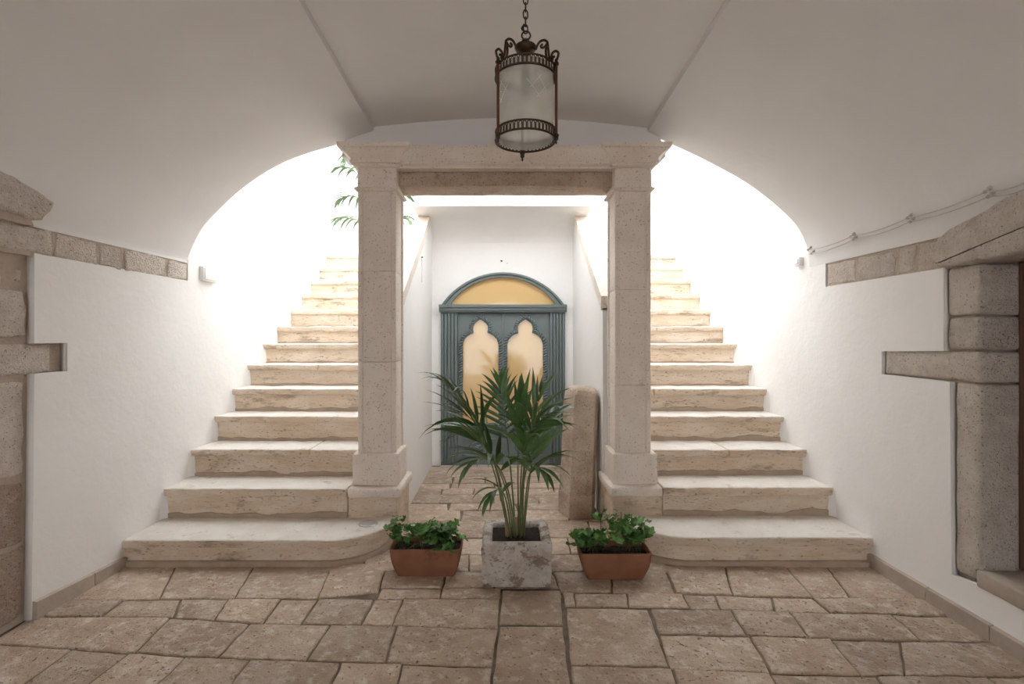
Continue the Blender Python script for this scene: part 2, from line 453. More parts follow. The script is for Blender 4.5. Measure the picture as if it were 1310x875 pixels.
# ------------------------------------------------------------------ side walls
wall_left = struct(put('wall_left', MB().box(-2.6, XL-0.035, YB, YA, 0, 2.2).box(-2.6, XL-0.035, YA, 6.2, 0, ZTOP), 'mortar'), 'white plastered wall with exposed rough stones and a stone course')
wall_right = struct(put('wall_right', MB().box(XR+0.035, 2.5, 2.24, YA, 0, 1.9).box(XR+0.212, 2.5, 2.15, 2.3, 0, 1.9).box(XR+0.1, 2.5, YB, YA, 1.75, 2.2).box(XR+0.035, 2.5, YA, 6.2, 0, ZTOP).box(XR+0.035, 2.5, YB, 1.15, 0, 1.77)
                        .box(2.30, 2.5, 1.15, 2.19, 0, 1.77).box(XR+0.035, 2.5, 1.15, 2.19, 0, 0.2), 'mortar'), 'white plastered wall with a stone framed dark doorway')
# plaster coats, cut back around the stones
pl = [(6.2,0),(6.2,ZTOP),(YA,ZTOP),(YA,1.675),(2.29,1.675),(2.29,1.262),(2.462,1.262),(2.462,1.124),(2.29,1.124),(2.285,0.6),(2.275,0.0)]
put('plaster_coat', plate([pl], 0.035, frame_x(XL-0.0175)), 'plaster', wall_left)
put('plaster_coat', plate([[(1.0,0),(1.0,1.80),(YB,1.80),(YB,0)]], 0.035, frame_x(XL-0.0175)), 'plaster', wall_left)
pr = [(6.2,0),(6.2,ZTOP),(YA,ZTOP),(YA-0.05,1.766),(3.23,1.766),(3.23,1.617),(2.363,1.617),(2.363,1.225),(2.75,1.213),(2.75,1.088),(2.33,1.082),(2.319,0.19),(2.189,0.205),(2.189,0.27),(1.1,0.27),(1.1,0)]
put('plaster_coat', plate([pr], 0.035, frame_x(XR+0.0175)), 'plaster', wall_right)
put('plaster_coat', plate([[(1.1,0),(1.1,1.766),(YB,1.766),(YB,0)]], 0.035, frame_x(XR+0.0175)), 'plaster', wall_right)
def prism_stone(poly, x0, x1, material, parent, name='stone_block', r=0.010, jit=0.012):
    """a wall stone from its outline in (Y,Z), thick from x0 (hidden) to x1 (face)"""
    m = slab(poly, 0.0, abs(x1-x0), r, 0.025, jit, 0.004)
    s = 1 if x1 > x0 else -1
    m.v = [(x0 + s*v[2] + noise.noise(Vector((v[0]*23, v[1]*23, 1.7)))*0.004, v[0], v[1]) for v in m.v]
    return put(name, m, material, parent, 45)
# left stone course under the vault
put('course_mortar', MB().box(XL-0.05, XL-0.006, 1.1, YA, 1.66, 1.80), 'mortar', wall_left)
put('course_mortar', MB().box(XR+0.008, XR+0.05, 2.30, 3.228, 1.612, 1.77), 'mortar', wall_right)
for a, b in ((3.40,3.20),(3.18,2.83),(2.81,2.66),(2.65,2.39),(2.38,1.95),(1.94,1.5),(1.49,1.1)):
    prism_stone([(b,1.672),(a,1.672),(a,1.795),(b,1.795)], XL-0.06, XL+0.002, 'tufa_stone', wall_left, 'course_stone')
prism_stone([(2.347,1.914),(2.275,1.818),(2.196,1.808),(2.07,1.836),(1.7,1.95),(1.2,2.05),(1.2,2.28),(1.7,2.13),(2.07,1.998),(2.33,1.928)], XL-0.09, XL+0.06, 'tufa_stone', wall_left, 'arch_stone', 0.018)
put('course_mortar', plate([[(2.25,1.79),(2.23,1.835),(2.05,1.88),(1.7,1.99),(1.2,2.08),(1.2,1.79)]], 0.06, frame_x(XL+0.005)), 'mortar', wall_left)
# exposed stones of the left wall
for y0,y1,z0,z1,m in ((2.215,2.262,1.535,1.60,'tufa_stone'),(2.06,2.165,1.52,1.63,'tufa_stone'),(2.10,2.272,1.29,1.495,'tufa_stone'),(1.85,2.08,1.29,1.50,'tufa_stone'),
        (2.05,2.40,1.115,1.262,'tufa_stone'),(1.70,2.04,1.12,1.27,'tufa_stone'),(2.02,2.27,0.665,1.09,'tufa_stone'),(1.72,2.005,0.66,1.10,'tufa_stone'),
        (2.05,2.265,0.36,0.645,'tufa_red'),(1.75,2.035,0.34,0.65,'tufa_red'),(2.0,2.265,0.03,0.345,'tufa_red'),(1.6,1.985,0.03,0.33,'tufa_red'),
        (1.45,1.69,1.12,1.60,'tufa_stone'),(1.45,1.70,0.66,1.1,'tufa_stone'),(1.2,1.44,0.7,1.6,'tufa_stone'),(1.2,1.58,0.03,0.66,'tufa_red')):
    j = lambda: random.uniform(-0.012, 0.012)
    prism_stone([(y0+j(),z0+j()),(y1+j()*0.4,z0+j()),(y1+j()*0.4,z1+j()),(y0+j(),z1+j())], XL-0.08, XL-0.022+random.uniform(-.006,.006), m, wall_left)
# right stone course, lintel, jamb
for a, b in ((3.225,2.96),(2.95,2.66),(2.65,2.53),(2.515,2.365)):
    prism_stone([(b,1.62),(a,1.62),(a,1.762),(b,1.762)], XR+0.07, XR+0.004, 'tufa_stone', wall_right, 'course_stone')
prism_stone([(2.36,1.618),(2.36,1.765),(2.0,1.865),(1.6,1.96),(1.0,2.0),(1.0,1.618)], XR+0.24, XR-0.045, 'tufa_stone', wall_right, 'lintel_stone', 0.02)
def jamb(z0, z1, y1, ylow=2.195):
    m = rbox(XR+0.012, XR+0.21, ylow, y1, z0, z1, 0.06, 0.018, 0.004, 14)
    put('jamb_stone', m, 'tufa_stone', wall_right, 45)
jamb(1.39,1.613,2.358); jamb(1.234,1.382,2.358); jamb(1.09,1.226,2.745); jamb(0.215,1.082,2.318)
put('door_sill', rbox(XR-0.01, XR+0.23, 1.1, 2.19, 0.20, 0.272, 0.1, 0.01, 0.003), 'base_stone', wall_right, 45)
door2 = struct(put('door_2', MB().box(XR+0.215, XR+0.25, 1.12, 2.2, 0.26, 1.63), 'dark_wood'), 'dark stained wooden door deep in a stone jamb')
for k in range(6):
    put('plank', rbox(XR+0.195, XR+0.216, 1.13+k*0.1765, 1.13+k*0.1765+0.172, 0.275, 1.615, 0.2, 0.005, 0.001), 'dark_wood', door2)
put('frame_strip', rbox(XR+0.182, XR+0.196, 2.184, 2.197, 0.272, 1.617, 0.2, 0.004, 0.002), 'red_wood', door2)
# stone skirting along the floor
def skirting(name, x0, x1, cuts, hs):
    root = None
    for (a, b), (h0, h1) in zip(cuts, hs):
        m = MB().add([(x0,a,-.01),(x1,a,-.01),(x1,b,-.01),(x0,b,-.01),(x0,a,h0),(x1,a,h0-.004),(x1,b,h1-.004),(x0,b,h1)],
                     [(0,3,2,1),(4,5,6,7),(0,1,5,4),(1,2,6,5),(2,3,7,6),(3,0,4,7)])
        if root is None: root = struct(empty(name, (x0, 2.5, 0)), 'low stone skirting at the foot of the wall')
        put('skirting_stone', m, 'base_stone', root)
skirting('baseboard_left', XL-0.01, XL+0.022, ((2.28,2.60),(2.604,2.826)), ((0.088,0.066),(0.066,0.052)))
skirting('baseboard_right', XR+0.01, XR-0.022, ((2.83,2.44),(2.436,2.12),(2.116,1.7),(1.696,1.2),(1.196,0.6),(0.596,-0.1),(-0.104,-1.2),(-1.204,YB)), ((0.07,0.072),)*8)

# ------------------------------------------------------------------ upper stairwell, open to the sky
mb = MB()
hi = [(x*1.0, z) for x, z in SEC]
top = [(XL-0.45, YA)]
w = [(XL-0.4,1.81)] + [(x*1.012, z+0.02) for x, z in SEC] + [(XR+0.4,1.766),(XR+0.4,2.9),(XL-0.4,2.9)]
wf = struct(put('wall_front', plate([w], 0.06, frame_y(YA+0.03)), 'plaster'), 'plastered wall above the vault edge')
wf.location.y += 0.0
struct(put('wall_back', MB().box(-3.3, 3.3, 8.0, 8.2, 2.0, ZTOP), 'plaster'), 'white wall at the top landing')
struct(put('wall_landing_left', MB().box(-3.4, -3.2, 6.0, 8.0, 2.0, ZTOP).box(-3.2, -2.6, 6.0, 6.2, 2.0, ZTOP), 'plaster'))
struct(put('wall_landing_right', MB().box(3.2, 3.4, 6.0, 8.0, 2.0, ZTOP).box(2.5, 3.2, 6.0, 6.2, 2.0, ZTOP), 'plaster'))
struct(put('floor_landing', MB().box(-3.2, 3.2, 6.30, 8.0, 2.1, 2.285), 'tread_stone'), 'pale landing at the head of the stairs')
struct(put('trim_1', rbox(-2.60, -2.39, 7.93, 8.0, 2.288, 4.3, 0.3, 0.01, 0.0), 'plaster'), 'white pilaster strip on the landing wall')
struct(put('trim_2', rbox(2.36, 2.56, 7.93, 8.0, 2.288, 4.3, 0.3, 0.01, 0.0), 'plaster'), 'white pilaster strip on the landing wall')
# entrance side behind the viewer: a gateway to the street
gate = [(-1.15,0),(-1.15,1.7)] + [(-math.cos(a)*1.15, 1.7+math.sin(a)*0.6) for a in [PI*k/16 for k in range(1,16)]] + [(1.15,1.7),(1.15,0)]
w = [(-2.5,0)] + gate + [(2.5,0),(2.5,3.6),(-2.5,3.6)]
struct(put('wall_entrance', plate([w], 0.3, frame_y(YB-0.15)), 'plaster'), 'plastered entrance wall with an arched gateway')

# ------------------------------------------------------------------ passage between the stairs
def passage_wall(name, x0, x1, label):
    s = 0.67
    Y0 = 3.50; Z0 = 1.54 + (Y0-3.44)*s
    w = [(Y0,0),(YD+0.02,0),(YD+0.02,2.48),(4.82,2.48-0.07),(Y0,Z0-0.085)]
    o = struct(put(name, plate([w], abs(x1-x0), frame_x((x0+x1)/2)), 'plaster'), label)
    n = 5
    for k in range(n):
        a = Y0 + (4.86-Y0)*k/n; b = Y0 + (4.86-Y0)*(k+1)/n - 0.003
        za, zb = 1.54+(a-3.44)*s, 1.54+(b-3.44)*s
        xa, xb = min(x0,x1)-0.012, max(x0,x1)+0.012
        m = MB().add([(xa,a,za-.10),(xb,a,za-.10),(xb,b,zb-.10),(xa,b,zb-.10),(xa,a,za),(xb,a,za),(xb,b,zb),(xa,b,zb)],
                     [(0,3,2,1),(4,5,6,7),(0,1,5,4),(1,2,6,5),(2,3,7,6),(3,0,4,7)])
        put('coping_stone', m, 'column_stone', o)
    return o
passage_wall('wall_passage_left', PXL, PXL-0.11, 'white sloping stair parapet with stone coping beside the passage')
passage_wall('wall_passage_right', PXR, PXR+0.11, 'white sloping stair parapet with stone coping beside the bollard')
# bridge slab over the passage with a coved end
cv = [(4.53,2.482),(4.60,2.48)] + [(4.62+0.41*math.sin(a), 2.24+0.235*math.cos(a)) for a in [PI/2*k/8 for k in range(9)]] + [(6.35,2.2),(6.35,2.62),(4.9,2.62),(4.53,2.515)]
struct(put('ceiling_passage', plate([cv], PXR-PXL+0.22, frame_x((PXL+PXR)/2)), 'plaster', None, 40), 'white coved ceiling over the passage')
arch = []
DX0, DX1, DSP, DTOP = (564-CX)*YD/F, (722.8-CX)*YD/F, CZ-(392.7-HY)*YD/F, CZ-(349-HY)*YD/F
DCX = (DX0+DX1)/2; DHW = (DX1-DX0)/2
def seg_arch(hw, zs, zt, n=24):
    h = zt - zs; R = (hw*hw + h*h)/(2*h); a0 = math.asin(min(1,hw/R)); 
    return [(DCX + R*math.sin(-a0 + 2*a0*k/n), zt - R + R*math.cos(-a0 + 2*a0*k/n)) for k in range(n+1)]
hole = [(DX0,0.0)] + seg_arch(DHW, DSP, DTOP) + [(DX1,0.0)]
w = [(PXL-0.11,0)] + hole + [(PXR+0.11,0),(PXR+0.11,2.3),(PXL-0.11,2.3)]
struct(put('wall_passage_end', plate([w], 0.14, frame_y(YD+0.07)), 'plaster'), 'white wall around the arched grey door')

# ------------------------------------------------------------------ arched double door
def D(px, py): return ((px-CX)*YD/F, CZ-(py-HY)*YD/F)
door1 = struct(empty('door_1', (DCX, YD, 0)), 'blue grey arched double door with amber glass and rope carving')
def dplate(name, loops, y0, y1, material, parent=door1, smooth=None):
    return put(name, plate(loops, y1-y0, frame_y((y0+y1)/2)), material, parent, smooth)
Y0 = YD
# transom
zc = D(0,399.6)[1]; zs = D(0,389.6)[1]
fr = dplate('transom_frame', [[(DX0,DSP)] + seg_arch(DHW, DSP, DTOP) + [(DX1,DSP)],
     [(DCX-DHW+0.095,DSP+0.012)] + [(DCX+(x-DCX)*0.865, DSP+0.012+(z-DSP)*0.83) for x, z in seg_arch(DHW, DSP, DTOP)][1:-1] + [(DCX+DHW-0.095,DSP+0.012)]], Y0-0.03, Y0+0.05, 'door_paint')
tp = [(x, Y0-0.034, z) for x, z in seg_arch(DHW-0.012, DSP, DTOP-0.012)]
put('transom_bead', MB().tube(tp, 0.014, 8), 'door_paint', fr, 60)
dplate('transom_glass', [[(DX0+0.06,DSP)] + seg_arch(DHW-0.06, DSP, DTOP-0.03) + [(DX1-0.06,DSP)]], Y0+0.012, Y0+0.02, 'amber_glass')
# cornice
m = MB()
for z0, z1, d in ((zc,zc+0.018,0.045),(zc+0.018,zc+0.05,0.06),(zc+0.05,zc+0.075,0.075)):
    m.box(DX0-0.012, DX1+0.012, Y0-d, Y0+0.04, z0, z1)
put('cornice', m, 'door_paint', door1)
# fluted jambs
LX0, LX1 = D(585.6,0)[0], D(703,0)[0]
for a, b in ((DX0, LX0), (LX1, DX1)):
    j = put('fluted_jamb', MB().box(a, b, Y0-0.012, Y0+0.05, 0, zc), 'door_paint', door1)
    n = 5; wd = (b-a)/n
    for k in range(n):
        put('reed', rbox(a+k*wd+0.004, a+(k+1)*wd-0.004, Y0-0.034, Y0-0.010, 0.04, zc-0.008, 0.3, 0.010, 0.0), 'door_paint', j, 40)
# leaves
TRE = [(152,645),(152,350),(158,332),(170,319),(182,312),(193,309),(190,297),(190,284),(196,272),(206,264),(217,257),(228,264),(239,272),(246,284),(246,297),(243,309),(254,312),(267,319),(279,332),(285,350),(285,645)]
def tre(mir):
    pts = []
    for u, v in TRE:
        if mir: u = 603 - u - 0
        pts.append(D(540+u/2.915, 320+v/2.915))
    return pts[::-1] if mir else pts
mid = D(643.4,0)[0]
ztop = D(0,401.6)[1]
for mir, (a, b) in ((False, (LX0+0.003, mid-0.002)), (True, (mid+0.002, LX1-0.003))):
    t = tre(mir)
    leaf = dplate('door_leaf', [[(a,0.012),(b,0.012),(b,ztop),(a,ztop)], t], Y0-0.004, Y0+0.04, 'door_paint')
    bx = [min(p[0] for p in t)-0.01, max(p[0] for p in t)+0.01, min(p[1] for p in t)-0.01, max(p[1] for p in t)+0.01]
    dplate('leaf_glass', [[(bx[0],bx[2]),(bx[1],bx[2]),(bx[1],bx[3]),(bx[0],bx[3])]], Y0+0.014, Y0+0.022, 'amber_glass', leaf)
    # rope carving: slanted beads along the opening
    def beads(path, closed=False):
        m = MB(); pts = [Vector((p[0], Y0-0.006, p[1])) for p in path]
        if closed: pts.append(pts[0])
        for p, q in zip(pts, pts[1:]):
            L = (q-p).length; n = max(1, int(round(L/0.026)))
            for i in range(n):
                c = p.lerp(q, (i+0.5)/n); d = (q-p).normalized(); s = Vector((d.z,0,-d.x))
                ax = (d*0.55 + s).normalized(); ay = Vector((0,1,0)); az = ax.cross(ay)
                rsx = []
                for k in range(5):
                    th = -PI/2 + PI*k/4
                    rr = max(0.05, math.cos(th))
                    rsx.append([c + ax*0.027*math.sin(th) + (ay*math.cos(2*PI*e/6)*0.020 + az*math.sin(2*PI*e/6)*0.012)*rr for e in range(6)])
                m.rings(rsx)
        return m
    off = [Vector(p) for p in t]
    grown = inset(off, -0.020)
    put('rope_moulding', beads([(p.x,p.y) for p in grown], True), 'door_paint', leaf, 60)
    # bead frame above and beside, rail, lower panel with a carved oval
    zr0, zr1 = D(0,552)[1], D(0,546)[1]
    put('rail_moulding', rbox(a+0.02, b-0.02, Y0-0.028, Y0, zr0, zr1+0.01, 0.2, 0.008, 0.0), 'door_paint', leaf, 40)
    pz0, pz1 = 0.10, D(0,561)[1]
    m = MB()
    for q in ((a+0.045,b-0.045,pz1-0.014,pz1),(a+0.045,b-0.045,pz0,pz0+0.014),(a+0.045,a+0.06,pz0,pz1),(b-0.06,b-0.045,pz0,pz1)):
        m.box(q[0],q[1],Y0-0.02,Y0,q[2],q[3])
    put('panel_frame', m, 'door_paint', leaf)
    cx = (a+b)/2; cz = (pz0+pz1)/2
    m = MB()
    m.torus((cx, Y0-0.008, cz), 0.105, 0.010, 'y', 28, 8, sq=0.55)
    for k in range(8):
        an = 2*PI*k/8
        e = Vector((cx+math.cos(an)*0.06, Y0-0.008, cz+math.sin(an)*0.034))
        m.tube([Vector((cx,Y0-0.006,cz)), Vector((cx,Y0-0.016,cz)).lerp(e,0.5), e], [0.006,0.014,0.004], 6)
    m.lathe([(0.001,-0.012),(0.015,-0.008),(0.018,0),(0.015,0.008),(0.001,0.012)], (cx, Y0-0.01, cz), 10)
    put('carved_oval', m, 'door_paint', leaf, 50)
put('light_block_board', MB().box(DX0, DX1, YD+0.06, YD+0.13, 0, DSP).box(DX0+0.1, DX1-0.1, YD+0.06, YD+0.13, DSP, DTOP), 'door_paint', door1)  # unseen board added behind the leaves to block light through the gaps
put('meeting_bead', rbox(mid-0.009, mid+0.009, Y0-0.016, Y0, 0.012, ztop, 0.3, 0.006, 0.0), 'door_paint', door1, 40)
put('threshold', rbox(DX0-0.0, DX1+0.0, Y0-0.06, Y0+0.05, -0.03, 0.010, 0.1, 0.006, 0.002), 'base_stone', door1, 45)

# ------------------------------------------------------------------ staircases
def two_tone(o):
    """upward faces stay pale, all others take the tan of the risers"""
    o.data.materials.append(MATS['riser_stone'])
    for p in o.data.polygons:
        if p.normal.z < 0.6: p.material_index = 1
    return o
def cement_strip(xa, xb, y, z0, h, parent, seed, material='brown_strip'):
    n = max(4, int((xb-xa)/0.04)); f = []; bk = []
    top = []
    for k in range(n+1):
        x = xa+(xb-xa)*k/n
        hh = h*(0.75 + 0.6*noise.noise(Vector((x*4+seed, seed*3.3, 0))) + 0.35*noise.noise(Vector((x*13, seed, 2))))
        top.append((x, max(0.012, hh)))
    vs = []
    for x, hh in top: vs += [(x,y+0.02,z0-0.004),(x,y-0.006,z0-0.004),(x,y-0.005,z0+hh-0.004),(x,y+0.004,z0+hh),(x,y+0.02,z0+hh)]
    rs = [vs[i*5:i*5+5] for i in range(n+1)]
    put('cement_strip', MB().rings(rs), material, parent, 60)
def staircase(sgn, label, z1, z2):
    xo = XL if sgn < 0 else XR            # outer wall
    xi = (PXL-0.11) if sgn < 0 else (PXR+0.11)
    root = tag(empty('stone_staircase', ((xo+xi)/2, NOSE[0], 0)), label, 'staircase')
    zs = list(ZST); zs[0] = z1; zs[1] = z2
    for i in range(13):
        yn = NOSE[i]; z = zs[i]; zb = zs[i-1] if i else 0.0
        yb = (NOSE[i+1] + 0.06) if i < 12 else 6.31
        th = 0.046 + random.uniform(-.004,.008)
        xa, xb = min(xo,xi), max(xo,xi)
        if i == 1:                       # stops at the block under the column
            xe = -0.992 if sgn < 0 else 1.005
            xa, xb = min(xo,xe), max(xo,xe)
        if i == 0:
            # first step with a rounded inner end
            e = -0.70 if sgn < 0 else 0.745
            Rr = 0.30
            out = [(xo, yb), (xo, yn)]
            k0 = e + sgn*Rr
            out += [(k0 - sgn*Rr*math.sin(a), yn + Rr - Rr*math.cos(a)) for a in [PI/2*k/9 for k in range(10)]]
            out += [(e, yb)]
            def shr(d):
                return [(x if abs(x-xo) < 1e-6 else x + sgn*d, y + (d if y < yb-1e-6 else 0)) for x, y in out]
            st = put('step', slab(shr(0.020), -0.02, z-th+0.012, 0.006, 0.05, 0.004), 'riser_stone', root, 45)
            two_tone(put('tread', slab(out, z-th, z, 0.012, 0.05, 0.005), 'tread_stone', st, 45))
            put('base_strip', slab(shr(-0.002), -0.03, 0.028, 0.010, 0.06, 0.004), 'brown_strip', st, 45)  # darker brown band along the foot of the first step
            continue
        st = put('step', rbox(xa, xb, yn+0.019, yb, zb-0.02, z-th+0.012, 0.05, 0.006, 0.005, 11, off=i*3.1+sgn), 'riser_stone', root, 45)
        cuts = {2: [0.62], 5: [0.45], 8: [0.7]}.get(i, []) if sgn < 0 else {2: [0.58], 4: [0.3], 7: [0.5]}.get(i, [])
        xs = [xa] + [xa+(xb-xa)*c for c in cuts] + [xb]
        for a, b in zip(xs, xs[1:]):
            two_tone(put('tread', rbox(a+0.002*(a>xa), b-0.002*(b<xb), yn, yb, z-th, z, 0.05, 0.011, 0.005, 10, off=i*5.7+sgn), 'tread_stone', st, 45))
        if i < 9: cement_strip(xa+0.004, xb-0.004, yn+0.018, zb, 0.040 if i < 5 else 0.022, st, i*1.7+sgn)
        if i < 7:         # plaster fillet where the riser meets the wall
            w = xo - sgn*0.03
            m = MB().add([(xo, yn+0.0, zb), (w, yn+0.02, zb), (xo, yn-0.03, zb), (xo, yn, z-0.02), (w+sgn*0.01, yn+0.022, z-0.04), (xo, yn-0.012, z-0.02)],
                         [(0,1,2),(3,5,4),(0,3,4,1),(1,4,5,2),(2,5,3,0)])
            put('plaster_fillet', m, 'plaster', st)
    return root
staircase(-1, 'worn pale stone staircase with a round light set in its bottom tread', 0.149, 0.338)
staircase(1, 'worn pale stone staircase climbing past the leaning stone bollard', 0.165, 0.345)

# ------------------------------------------------------------------ columns and beam
def sq_ring(x0, x1, y0, y1, z, off=0.0):
    return [(x0-off,y0-off,z),(x1+off,y0-off,z),(x1+off,y1+off,z),(x0-off,y1+off,z)]
def column(sgn, label):
    if sgn < 0: px0, px1, sx0, sx1 = -0.977, -0.679, -0.947, -0.700
    else: px0, px1, sx0, sx1 = 0.700, 0.986, 0.717, 0.950
    zb = 0.338 if sgn < 0 else 0.345
    py0, py1 = 3.21, 3.50; sy0, sy1 = 3.235, 3.485
    root = tag(empty('stone_column', ((px0+px1)/2, (py0+py1)/2, 0)), label, 'column')
    bx0, bx1 = (-0.99, -0.655) if sgn < 0 else (0.668, 1.003)
    put('plinth_block', rbox(bx0+(0.0 if sgn < 0 else 0.02), bx1-(0.02 if sgn < 0 else 0.0), 3.166, 3.56, 0.0, zb-0.05, 0.05, 0.010, 0.004, 11), 'riser_stone', root, 45)
    put('plinth_cap', rbox(bx0, bx1, 3.150, 3.57, zb-0.062, zb, 0.05, 0.018, 0.004, 11), 'column_stone', root, 45)
    zp = 0.543
    put('pedestal', rbox(px0, px1, py0, py1, zb-0.002, zp, 0.04, 0.012, 0.0035, 12), 'column_stone', root, 45)
    # shaft blocks with a corner bead on every edge
    cxs, cys = (sx0+sx1)/2, (sy0+sy1)/2
    zz = [zp-0.003, 1.13, 1.72, 2.242] if sgn < 0 else [zp-0.003, 0.98, 1.60, 2.242]
    for a, b in zip(zz, zz[1:]):
        m = MB(); e, dp, rr = 0.028, 0.011, 0.008
        def section(z, s=0.0):
            pts = []
            hw, hd = (sx1-sx0)/2 - s, (sy1-sy0)/2 - s
            quarter = [(-hw+rr*0.3,-hd+rr*0.3),(-hw+rr,-hd),(-hw+e,-hd),(-hw+e+dp*0.6,-hd+dp),(hw-e-dp*0.6,-hd+dp),(hw-e,-hd),(hw-rr,-hd)]
            side = [(hw-rr*0.3,-hd+rr*0.3),(hw,-hd+rr),(hw,-hd+e),(hw-dp,-hd+e+dp*0.6),(hw-dp,hd-e-dp*0.6),(hw,hd-e),(hw,hd-rr)]
            half = quarter + side
            pts = half + [(-x,-y) for x, y in half]
            return [(cxs+x + noise.noise(Vector((x*20,y*20,z*7+sgn)))*0.002, cys+y + noise.noise(Vector((x*20,y*20+9,z*7)))*0.002, z) for x, y in pts]
        n = int((b-a)/0.05)
        rs = [section(a+0.001, 0.002)] + [section(a+0.004+(b-a-0.007)*k/n) for k in range(n+1)] + [section(b-0.001, 0.002)]
        m.rings(rs)
        put('shaft_block', m, 'column_stone', root, 35)
    # capital swept round the square
    prof = [(0,2.236),(0.012,2.238),(0.022,2.249),(0.012,2.260),(0.002,2.264),(0.0,2.385),(0.010,2.388),(0.020,2.392),(0.024,2.398),(0.024,2.408),(0.040,2.410),(0.040,2.428),(0.034,2.431),(0.040,2.444),(0.056,2.462),(0.080,2.478),(0.086,2.482),(0.086,2.486),(0.102,2.490),(0.104,2.516)]
    m = MB().rings([sq_ring(sx0,sx1,sy0,sy1,z,o) for o, z in prof])
    put('capital', m, 'column_stone', root, 30)
    return root
column(-1, 'square pale stone column rising beside the round step light')
column(1, 'square pale stone column rising beside the leaning stone bollard')
beam = tag(empty('stone_architrave', (0, 3.35, 2.29)), 'moulded pale stone architrave spanning the two columns', 'architrave')
prof = [(3.248,2.388),(3.244,2.402),(3.222,2.408),(3.222,2.424),(3.206,2.440),(3.190,2.466),(3.178,2.484),(3.172,2.490),(3.172,2.512),(3.56,2.512),(3.56,2.388)]
m = MB().rings([[(x, y, z) for y, z in prof] for x in (-0.72, -0.3, 0.3, 0.74)])
put('cornice_moulding', m, 'column_stone', beam, 30)
put('lintel_beam', rbox(-0.722, 0.735, 3.315, 3.55, 2.293, 2.39, 0.05, 0.010, 0.004, 10), 'lintel_stone', beam, 45)
# plaster infill between beam and vault
zi = 2.514
infill = [(-1.10,zi)] + [(x, z+0.03) for x, z in SEC if -1.10 < x < 1.09] + [(1.09,zi)]
struct(put('wall_infill', plate([infill], 0.18, frame_y(3.47)), 'shaded_plaster'), 'plaster infill above the stone architrave')

# ------------------------------------------------------------------ leaning stone bollard
bol = tag(empty('stone_bollard', (0.53, 3.66, 0)), 'weathered stone bollard with a rounded top leaning by the passage wall', 'bollard')
def bsec(z, k, hgt=0.93, dx=0.0):
    base = [(-.132,.03),(-.070,-.105),(-.03,-.112),(.03,-.112),(.085,-.108),(.118,-.06),(.12,.0),(.12,.10),(.07,.13),(0,.135),(-.07,.13),(-.12,.09)]
    lx = 0.045*z/hgt; ly = 0.02*z/hgt
    return [(0.53 + x*k + lx + noise.noise(Vector((x*9,y*9,z*6)))*0.006, 3.66 + y*k + ly + noise.noise(Vector((x*9+4,y*9,z*6)))*0.006, z + (noise.noise(Vector((x*8,y*8,7)))*0.012 if z > 0.8 else 0)) for x, y in base]
m = MB().rings([bsec(0.16+0.03*i, 0.985 - 0.03*(i/22)) for i in range(0, 22)] + [bsec(0.835,0.94), bsec(0.868,0.92), bsec(0.898,0.85), bsec(0.918,0.72), bsec(0.930,0.5), bsec(0.934,0.2)])
put('shaft', m, 'bollard_stone', bol, 40)
m = MB().rings([bsec(-0.002,0.96), bsec(0.012,1.02)] + [bsec(0.04+0.03*i,1.03) for i in range(4)] + [bsec(0.158,1.02), bsec(0.168,0.97)])
put('foot', m, 'bollard_stone', bol, 40)

# ------------------------------------------------------------------ lantern
LX, LY = (672.3-CX)*1.853/F, 1.853
ZT = vault_z(LX, LY)
lan = tag(empty('hanging_lantern', (LX, LY, 2.0)), 'bronze cylindrical hall lantern with frosted glass hanging on a chain', 'lantern')
c = (LX, LY, 0)
RG = 0.103
Zb0, Zb1, Zt0, Zt1 = 2.017, 2.049, 2.246, 2.278
n = 48
def tubewall(R, z0, z1, t):
    return MB().lathe([(R-t, z0),(R, z0),(R, z1),(R-t, z1),(R-t, z0)], c, n, cap=False)
put('glass_cylinder', tubewall(RG, Zb0+0.004, Zt1-0.004, 0.003), 'frosted_glass', lan, 60)
for z0, z1 in ((Zb0, Zb1), (Zt0, Zt1)):
    m = MB()
    for z in (z0, z1): m.torus((LX,LY,z), RG+0.008, 0.0042 if z == z0 else 0.0034, 'z', n, 8)
    g = put('gallery_band', m, 'bronze', lan, 60)
    m = MB(); k = 46
    for i in range(k):
        a = 2*PI*i/k; d = 2*PI/k*0.36; R = RG+0.008
        q = lambda an, z: (LX+R*math.cos(an), LY+R*math.sin(an), z)
        m.tube([q(a-d,z0), q(a-d,z1-0.010), q(a-d*0.5,z1-0.004), q(a+d*0.5,z1-0.004), q(a+d,z1-0.010), q(a+d,z0)], 0.0019, 5)
    put('pierced_arcade', m, 'bronze', g, 60)
hubz = 2.335
m = MB().lathe([(0.004,hubz-0.008),(0.012,hubz-0.004),(0.010,hubz+0.002),(0.020,hubz+0.006),(0.034,hubz+0.013),(0.041,hubz+0.026),(0.039,hubz+0.031),(0.024,hubz+0.040),(0.013,hubz+0.048),(0.014,hubz+0.054),(0.005,hubz+0.060)], c, 24)
put('hub', m, 'bronze', lan, 50)
